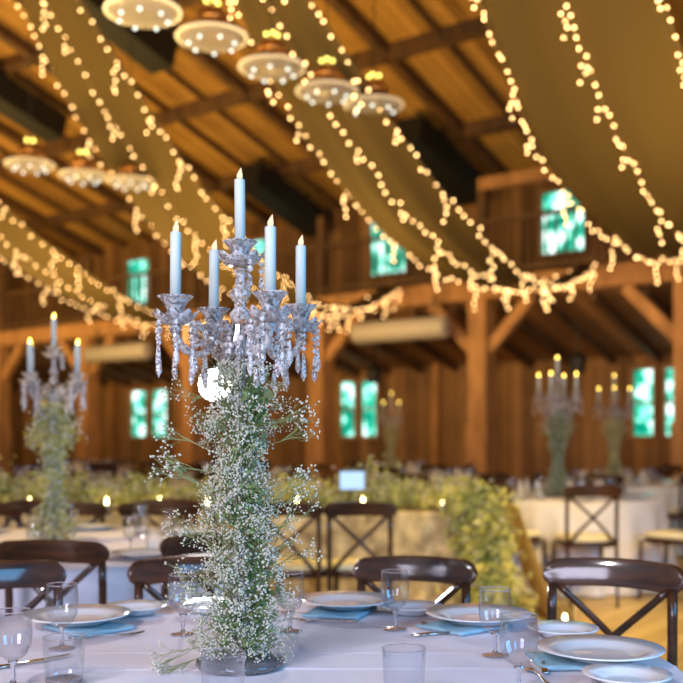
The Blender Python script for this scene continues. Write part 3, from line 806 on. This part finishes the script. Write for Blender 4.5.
def put_candles(base, rz, sc, proto, who, grp):
    rot = math.radians(210)
    for k in range(5):
        if k < 4: a = rot+k*PI/2+rz; x, y, z = R_ARM*math.cos(a)*sc, R_ARM*math.sin(a)*sc, (.828-.0265)*sc
        else: x = y = 0; z = (.963-.0265)*sc
        o = copy_tree(proto); o.location = (base[0]+x, base[1]+y, base[2]+z); o.scale = (sc,)*3
        o.rotation_euler = (random.uniform(-.012, .012), random.uniform(-.014, .014), random.uniform(-.6, .9))
        if k < 4: ds = 'left' if x < 0 else 'right'; dep = 'nearer' if y < 0 else 'farther'; lab = '%s %s %s' % (dep, ds, 'arm')
        else: lab = 'tall centre stem'
        tag(o, 'pale taper candle on the %s of the %s' % (lab, who), 'candle', grp)
cn0 = make_candle(.168, M['led'])
cn1 = make_candle(.168, M['ledw'])
CB = (-.23, 2.27, .752)
cb = make_candelabra(); cb.location = CB; cb.scale = (1, 1, 1)
tag(cb, 'crystal five-arm candelabra with hanging prisms rising from the near flower column', 'candelabra', 'crystal candelabra on the tables')
put_candles(CB, 0, 1, cn0, 'near candelabra', 'candles of the near candelabra')
cb2 = make_candelabra(False)
others = [((-1.41, 4.9, .752), 1.0, .54, 'left candelabra', 'crystal candelabra on the left table, yellow candle tips and drooping flowers'),
          ((1.90, 8.8, .752), 1.10, .5, 'right candelabra', 'crystal candelabra on the right table, taller of the two at the right'),
          ((3.08, 11.3, .752), 1.10, .8, 'smaller right candelabra', 'crystal candelabra farthest right, smaller of the two at the right'),
          ((.757, 15.3, .752), 1.08, .2, 'far middle candelabra', 'smallest far candelabra in the middle of the hall')]
# --- baby's breath
def spray_mesh(seed, n_b=62, L0=.15, spread=.055):
    random.seed(seed); st = MB(); bl = MB()
    def grow(p, d, l, depth):
        q = p+d*l; m_ = p.lerp(q, .5)+rv()*l*.06; st.tube([p, m_, q], [.0011-.00025*depth]*3, 3, cap=False)
        if depth >= 3: tips.append(q); return
        for _ in range(random.choice((2, 3, 3) if depth else (4, 5))):
            nd = (d+rv()*(.62 if depth else .5)).normalized(); grow(p.lerp(q, random.uniform(.55, 1)), nd, l*random.uniform(.45, .72), depth+1)
    tips = []; grow(Vector((0, 0, 0)), Vector((0, 0, 1)), L0*.55, 0)
    random.shuffle(tips)
    for q in tips[:n_b]:
        r = random.uniform(.0019, .0031); bl.ico(q, r)
        for _ in range(2): bl.ico(q+rv()*r*.8, r*.65)
    return st, bl
def col_r(z):      # radius of the column by height
    return interp([(0, .06), (.05, .085), (.2, .088), (.34, .082), (.45, .055), (.55, .07), (.62, .075), (.70, .05)], z)
variants = [spray_mesh(100+i) for i in range(7)]
def emit_matrix(z, a, rad, up, sc):
    d = Vector((math.cos(a), math.sin(a), up)).normalized(); q = d.to_track_quat('Z', 'Y').to_matrix().to_4x4()
    return Matrix.Translation(Vector((math.cos(a)*rad, math.sin(a)*rad, z))) @ q @ Matrix.Rotation(random.uniform(0, 6), 4, 'Z') @ Matrix.Scale(sc, 4)
def transform_into(dst, src, mtx): dst.add(src.v, src.f, mtx)
def add_leaf_clump(mb, c, r, n):
    for _ in range(n):
        p = c+rv()*r*random.random(); leaf(mb, p, rv()+Vector((0, 0, .2)), random.uniform(.012, .03), .0035)
fc = empty('flower_column', CB)
tag(fc, "white baby's breath column wound around the near candelabra stem", 'flowers', "baby's breath columns")
random.seed(11)
vm = []
for st, bl in variants:
    m1 = bpy.data.meshes.new('spray_stem'); m1.from_pydata([tuple(v) for v in st.v], [], st.f); m1.materials.append(M['stemg'])
    m2 = bpy.data.meshes.new('spray_blossoms'); m2.from_pydata([tuple(v) for v in bl.v], [], bl.f); m2.materials.append(M['blossom']); m2.polygons.foreach_set('use_smooth', [True]*len(m2.polygons))
    vm.append((m1, m2))
def add_spray(z, a, rad, up, sc):
    m1, m2 = random.choice(vm); o = bpy.data.objects.new('flower_spray', m1); C.objects.link(o); o.parent = fc; o.matrix_local = emit_matrix(z, a, rad, up, sc)
    b = bpy.data.objects.new('blossoms', m2); C.objects.link(b); b.parent = o; tag(b, kind='stuff')
for i in range(84):
    z = .02+.66*((i+.5)/84)+random.gauss(0, .01); a = i*2.4+random.gauss(0, .3); rr = col_r(z)
    add_spray(z, a, rr*.35, random.uniform(-.35, .8), rr/.075*random.uniform(.5, .72))
for z, a, up in ((.48, PI, .5), (.40, PI+.3, .4), (.44, 2.9, .1), (.36, -.4, .6), (.33, .1, .7), (.5, -.1, .3), (.05, 3.4, -.1), (.04, -2.8, -.3), (.28, -.2, .8), (.26, 3.0, .5), (.2, .2, .7), (.55, -.5, .1), (.6, 2.6, .2), (.14, 2.8, .3)):
    add_spray(z, a, .05, up, random.uniform(.9, 1.05))
fill = MB(); bl2 = MB(); lf = MB()
for i in range(950):
    z = random.uniform(.01, .69); a = random.uniform(0, 2*PI); rr = col_r(z)*random.uniform(.5, 1.12)
    p = Vector((rr*math.cos(a), rr*math.sin(a), z)); fill.tube([Vector((p.x*.3, p.y*.3, z-.04)), p], .0011, 3, cap=False)
    for _ in range(7): bl2.ico(p+rv()*random.uniform(.004, .016), random.uniform(.0019, .0031))
tag(fill.build('inner_stems', M['stemg'], fc), kind='stuff'); tag(bl2.build('inner_blossoms', M['blossom'], fc, True), kind='stuff')
for z, a in ((.62, -.9), (.57, -.6), (.50, -1.2), (.34, -1.6), (.30, -.8), (.22, -.9), (.12, -.6), (.1, -1.9), (.07, -1.0), (.16, .2), (.4, -1.0)):
    add_leaf_clump(lf, Vector((.05*math.cos(a), .05*math.sin(a), z)), .045, 110)
tag(lf.build('leaves', M['leaf'], fc), kind='stuff')
# farther columns: lighter meshes
def far_column(c, sc, lab, yellow):
    r = empty('flower_column', c); b = MB(); l_ = MB()
    for i in range(1700):
        z = random.uniform(.0, .70); a = random.uniform(0, 2*PI); rr = col_r(z)*abs(random.gauss(.62, .36))*(.75+.45*math.sin(z*13+1))+.01
        if z > .5: rr *= 1.3
        p = Vector((rr*math.cos(a), rr*math.sin(a), z))*sc; b.ico(p, random.uniform(.004, .007)*sc)
        leaf(l_, p*.95, rv(), .03*sc, .005*sc)
        if i % 2: leaf(l_, p*.7+Vector((0, 0, z*.3*sc)), rv(), .04*sc, .007*sc)
    tag(b.build('blossoms', M['blossom'], r, True), kind='stuff'); tag(l_.build('leaves', M['garland'] if yellow else M['leaf'], r), kind='stuff')
    tag(r, lab, 'flowers', "baby's breath columns")
for i, (p, sc, rz, who, lab) in enumerate(others):
    o = cb2 if i == 0 else copy_tree(cb2); o.location = p; o.scale = (sc,)*3; o.rotation_euler.z = rz
    tag(o, lab, 'candelabra', 'crystal candelabra on the tables'); put_candles(p, rz, sc, cn1, who, 'candles of the '+who)
    far_column(p, sc, "baby's breath and greenery column under the "+who, i != 1)
for c in (cn0, cn1):
    for k in list(c.children): bpy.data.objects.remove(k)
    bpy.data.objects.remove(c)

# ------------------------------------------------------------------ near table setting
def on_table(px, py, z=.752):
    Y = (CAMZ-z)*1000/(py-HOR); return Vector(((px-341.5)/1000*Y, Y, z))
def make_goblet():
    r = empty('wine_goblet')
    MB().lathe([(.0388, .164), (.0405, .135), (.0415, .115), (.0385, .09), (.028, .068), (.010, .056), (.0, .054)], 40).build('bowl', M['thin'], r, True)
    MB().lathe([(.0388, .164), (.0398, .1655), (.0388, .167), (.0378, .1655), (.0388, .164)], 40).build('rim', M['clear'], r, True)
    MB().lathe([(0, .058), (.012, .055), (.006, .047), (.0045, .035), (.0065, .025), (.0045, .015), (.008, .006), (.033, .002), (.034, .0), (0, .0)], 32).build('foot', M['clear'], r, True)
    return r
def make_tumbler():
    r = empty('tumbler')
    MB().lathe([(.0435, .104), (.042, .06), (.040, .02), (.037, .006)], 40).build('wall', M['thin'], r, True)
    MB().lathe([(.0435, .104), (.0445, .1052), (.0435, .1065), (.0425, .1052), (.0435, .104)], 40).build('rim', M['clear'], r, True)
    MB().lathe([(0, 0), (.034, 0), (.038, .004), (.0385, .01), (.03, .013), (0, .011)], 32).build('base', M['clear'], r, True)
    return r
def make_plate(R, nm):
    r = empty(nm); k = R/.145
    MB().lathe([(0, .004), (.055*k, .003), (.08*k, .0), (.085*k, .002), (.10*k, .012), (.143*k, .0215), (R, .023), (.1445*k, .025), (.10*k, .0165), (.083*k, .008), (.06*k, .0065), (0, .0065)], 56).build('plate_dish', M['porcelain'], r, True)
    return r
def make_fork():
    r = empty('fork'); m = M['steel']
    MB().tube(bez((0, -.10, .003), (0, -.04, .006), (0, .0, .010), (0, .035, .004), 10), [.0055, .006, .0055, .005, .004, .003, .0025, .0024, .0025, .003, .004], 8, sq=.45).build('handle', m, r, True)
    mb = MB().box((0, .045, .004), (.022, .024, .0018))
    for q in range(4): mb.tube([(-.009+.006*q, .056, .004), (-.009+.006*q, .075, .006), (-.009+.006*q, .094, .010)], [.0016, .0014, .0008], 5)
    mb.build('tines', m, r); return r
def make_knife():
    r = empty('table_knife'); m = M['steel']
    MB().tube([(0, -.11, .005), (0, -.06, .005), (0, .0, .005)], [.007, .0085, .006], 10, sq=.5).build('handle', m, r, True)
    MB().add([(-.006, 0, .004), (.009, 0, .004), (.010, .06, .004), (.004, .105, .004), (-.006, .115, .004), (-.006, 0, .007), (.009, 0, .0052), (.010, .06, .0052), (.004, .105, .0052), (-.006, .115, .006)],
             [(4, 3, 2, 1, 0), (5, 6, 7, 8, 9), (0, 1, 6, 5), (1, 2, 7, 6), (2, 3, 8, 7), (3, 4, 9, 8), (4, 0, 5, 9)]).build('blade', m, r)
    return r
def make_shade_pad():  # flat blue pad standing in for the shade beneath a dinner plate
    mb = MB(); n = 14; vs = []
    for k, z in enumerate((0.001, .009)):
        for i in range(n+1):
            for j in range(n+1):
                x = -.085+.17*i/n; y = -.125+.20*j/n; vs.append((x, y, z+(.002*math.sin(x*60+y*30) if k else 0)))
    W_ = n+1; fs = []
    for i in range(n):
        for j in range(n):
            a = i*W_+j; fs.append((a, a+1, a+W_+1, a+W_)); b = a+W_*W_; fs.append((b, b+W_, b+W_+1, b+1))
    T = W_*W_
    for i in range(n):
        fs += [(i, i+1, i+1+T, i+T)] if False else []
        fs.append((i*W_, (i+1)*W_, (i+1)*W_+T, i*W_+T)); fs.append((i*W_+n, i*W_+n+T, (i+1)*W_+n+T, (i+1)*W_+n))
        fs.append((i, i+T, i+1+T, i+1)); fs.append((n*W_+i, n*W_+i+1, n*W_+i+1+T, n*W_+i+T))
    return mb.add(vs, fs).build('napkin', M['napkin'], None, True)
P = {'goblet': make_goblet(), 'tumbler': make_tumbler(), 'plate': make_plate(.145, 'dinner_plate'), 'side': make_plate(.092, 'side_plate'), 'fork': make_fork(), 'knife': make_knife(), 'napkin': make_shade_pad()}
first_use = {}
CAT = {'goblet': ('glass', 'goblets on the near table'), 'tumbler': ('glass', 'tumblers on the near table'), 'plate': ('plate', 'dinner plates on the near table'), 'side': ('plate', 'side plates on the near table'), 'fork': ('fork', 'forks on the near table'), 'knife': ('knife', 'knives on the near table'), 'napkin': ('napkin', 'blue shade pads under the plates')}
def put(kind, loc, rz, label, group=None, cat=None, sc=1.0):
    o = P[kind] if kind not in first_use else copy_tree(P[kind]); first_use[kind] = 1
    o.location = loc; o.rotation_euler = (0, 0, rz); o.scale = (sc,)*3 if kind != 'goblet' else (.95, .95, .95)
    if kind == 'tumbler': o.scale = (1, 1, .93)
    tag(o, label, cat or CAT[kind][0], group or CAT[kind][1]); return o
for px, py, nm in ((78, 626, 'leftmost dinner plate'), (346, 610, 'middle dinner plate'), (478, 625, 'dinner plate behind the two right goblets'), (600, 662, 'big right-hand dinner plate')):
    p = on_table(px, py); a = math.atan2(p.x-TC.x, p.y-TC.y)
    put('napkin', p+Vector((-.03*math.sin(a), -.03*math.cos(a), 0)), -a, 'light blue pad coloured as shade under the '+nm)
    put('plate', p+Vector((0, 0, .0115)), 0, 'white wide-rimmed dinner plate, '+{'l': 'leftmost on the near table', 'm': 'in the middle behind the standing goblet', 'd': 'just behind the two right goblets', 'b': 'largest at the right edge of the near table'}[nm[0]])
for px, py, nm in ((137, 613, 'between the leftmost plate and the flower column'), (411, 613, 'right of the middle dinner plate'), (563, 636, 'behind the big right-hand dinner plate'), (627, 684, 'cut by the bottom edge at the right'), (208, 611, 'behind the flower column')):
    put('side', on_table(px, py, .754), 0, 'small white side plate '+nm)
for px, py, nm in ((62, 648, 'in front of the leftmost dinner plate'), (395, 629, 'standing alone in the middle of the table'), (495, 655, 'taller-looking of the right pair, behind'), (519, 692, 'front one of the right pair, cut at the bottom'),
                   (183, 634, 'just left of the flower column'), (290, 631, 'half hidden right of the flower column'), (13, 686, 'at the left bottom corner')):
    put('goblet', on_table(px, py), 0, 'clear stemmed goblet '+nm)
for px, py, nm in ((64, 683, 'at the bottom left before the goblet'), (223, 703, 'before the foot of the flower column'), (404, 697, 'at the bottom middle')):
    put('tumbler', on_table(px, py), 0, 'clear glass tumbler '+nm)
for k, px, py, rz, nm in (('fork', 108, 637, -1.25, 'beside the leftmost dinner plate'), ('knife', 28, 664, -.75, 'in front of the left goblets'), ('fork', 325, 622, 1.45, 'left of the middle goblet'),
                          ('fork', 300, 615, 1.2, 'close beside the flower column'), ('knife', 450, 634, -1.2, 'before the plate behind the right goblets'), ('fork', 452, 629, 1.0, 'crossing the knife before the right-middle plate'), ('knife', 543, 664, -.15, 'left of the big right plate'), ('fork', 536, 676, .1, 'left of the big right plate, by the front goblet')):
    put(k, on_table(px, py), rz, 'polished steel %s lying %s' % ('table knife' if k == 'knife' else 'fork', nm))

# other tables: glasses and plates
def side(x, y):
    k = round(math.degrees(math.atan2(x, -y))/45) % 8
    return ('front', 'front right', 'right', 'back right', 'back', 'back left', 'left', 'front left')[k]
def dress(c, R, n, who, extra=0):
    n = 8
    for q in range(n):
        a = 2*PI*q/n; sd = side(math.cos(a), math.sin(a))
        put('plate', (c[0]+(R-.2)*math.cos(a), c[1]+(R-.2)*math.sin(a), .752), 0, 'white plate at the %s of the %s' % (sd, who), 'plates on the '+who)
        for kd, e, rr in (('goblet', .14, .42), ('tumbler', .26, .34)):
            put(kd, (c[0]+(R-rr)*math.cos(a+e), c[1]+(R-rr)*math.sin(a+e), .752), 0, 'clear %s at the %s of the %s' % (kd, sd, who), kd+'s on the '+who)
dress(TL, .98, 10, 'left table'); dress(TR, .88, 8, 'right table'); dress(T3, .88, 8, 'far right table')
for c, nm in far: dress(c, .85, 7, nm)
# white folded napkins standing on the far tables
def make_cone():
    return MB().lathe([(0, .16), (.012, .13), (.035, .04), (.048, 0), (0, 0)], 10).build('standing_napkin', M['cream'], None, True)
cone = make_cone(); cu = False
for c, nm in [(TR, 'right table'), (T3, 'far right table')]+far:
    for q in range(8):
        a = 2*PI*q/8; o = cone if not cu else cone.copy()
        if cu: C.objects.link(o)
        cu = True; o.location = (c[0]+.36*math.cos(a), c[1]+.36*math.sin(a), .752)
        tag(o, 'white upright napkin, %s one on the %s' % (side(math.cos(a), math.sin(a)), nm), 'napkin', 'upright napkins on the '+nm)
# glowing screen on a far table
lp = empty('tablet_screen', (.075, 7.02, .757), .12)
MB().box((0, .004, .215), (.185, .012, .14)).build('housing', M['black'], lp)
MB().box((0, -.0035, .215), (.172, .003, .125)).build('display', M['screen'], lp)
MB().box((0, .004, .004), (.10, .08, .006)).box((0, .008, .075), (.02, .012, .15)).build('stand', M['black'], lp)
tag(lp, 'small glowing blue-white screen standing in the garland right of the flower column', 'screen')

# strobe lamp on a stand behind the flower column
sx, sy = (215-341.5)/1000*5.75, 5.75; sz = CAMZ+(HOR-385)/1000*5.75
sb = empty('strobe_light', (sx, sy, 0))
MB().tube([(0, 0, .6), (0, 0, sz-.07)], .011, 8).build('pole', M['black'], sb)
for q in range(3):
    a = q*2*PI/3+.4; MB().tube([(0, 0, .62), ((.24*math.cos(a)), .24*math.sin(a), .01)], .009, 6).build('leg', M['black'], sb)
MB().lathe([(0, -.16), (.035, -.16), (.07, -.02), (.092, .0), (.088, .0), (0, -.004)], 24, mtx=Matrix.Translation((0, 0, sz)) @ Matrix.Rotation(PI/2, 4, 'X')).build('lamp_head', M['black'], sb, True)
MB().lathe([(0, .002), (.085, .002), (0, .012)], 24, mtx=Matrix.Translation((0, 0, sz)) @ Matrix.Rotation(PI/2, 4, 'X')).build('lamp_face', M['strobe'], sb, True)
spot('strobe_beam', (sx, sy-.04, sz), (-.2, 1.0, 1.2), (1, .97, .95), 90, 70, .05)
tag(sb, 'bright white strobe lamp on a stand glaring through the flower column', 'lamp')
# pale bare lamp dishes near the gallery
for px, t, z, lab in ((622, 14.2, 4.62, 'pale shallow lamp dish under the roof by the right gallery railing'),):
    s = s_at(px, t); o = empty('dish_lamp', W(s, t, z))
    MB().lathe([(0, .10), (.06, .09), (.26, .02), (.30, 0), (.27, 0), (0, .06)], 28).build('shade', M['duct'], o, True)
    MB().tube([(0, 0, .09), (0, 0, roof_z(t)-z-.02)], .01, 6).build('cord', M['black'], o)
    tag(o, lab, 'lamp')
bpy.context.view_layer.update()
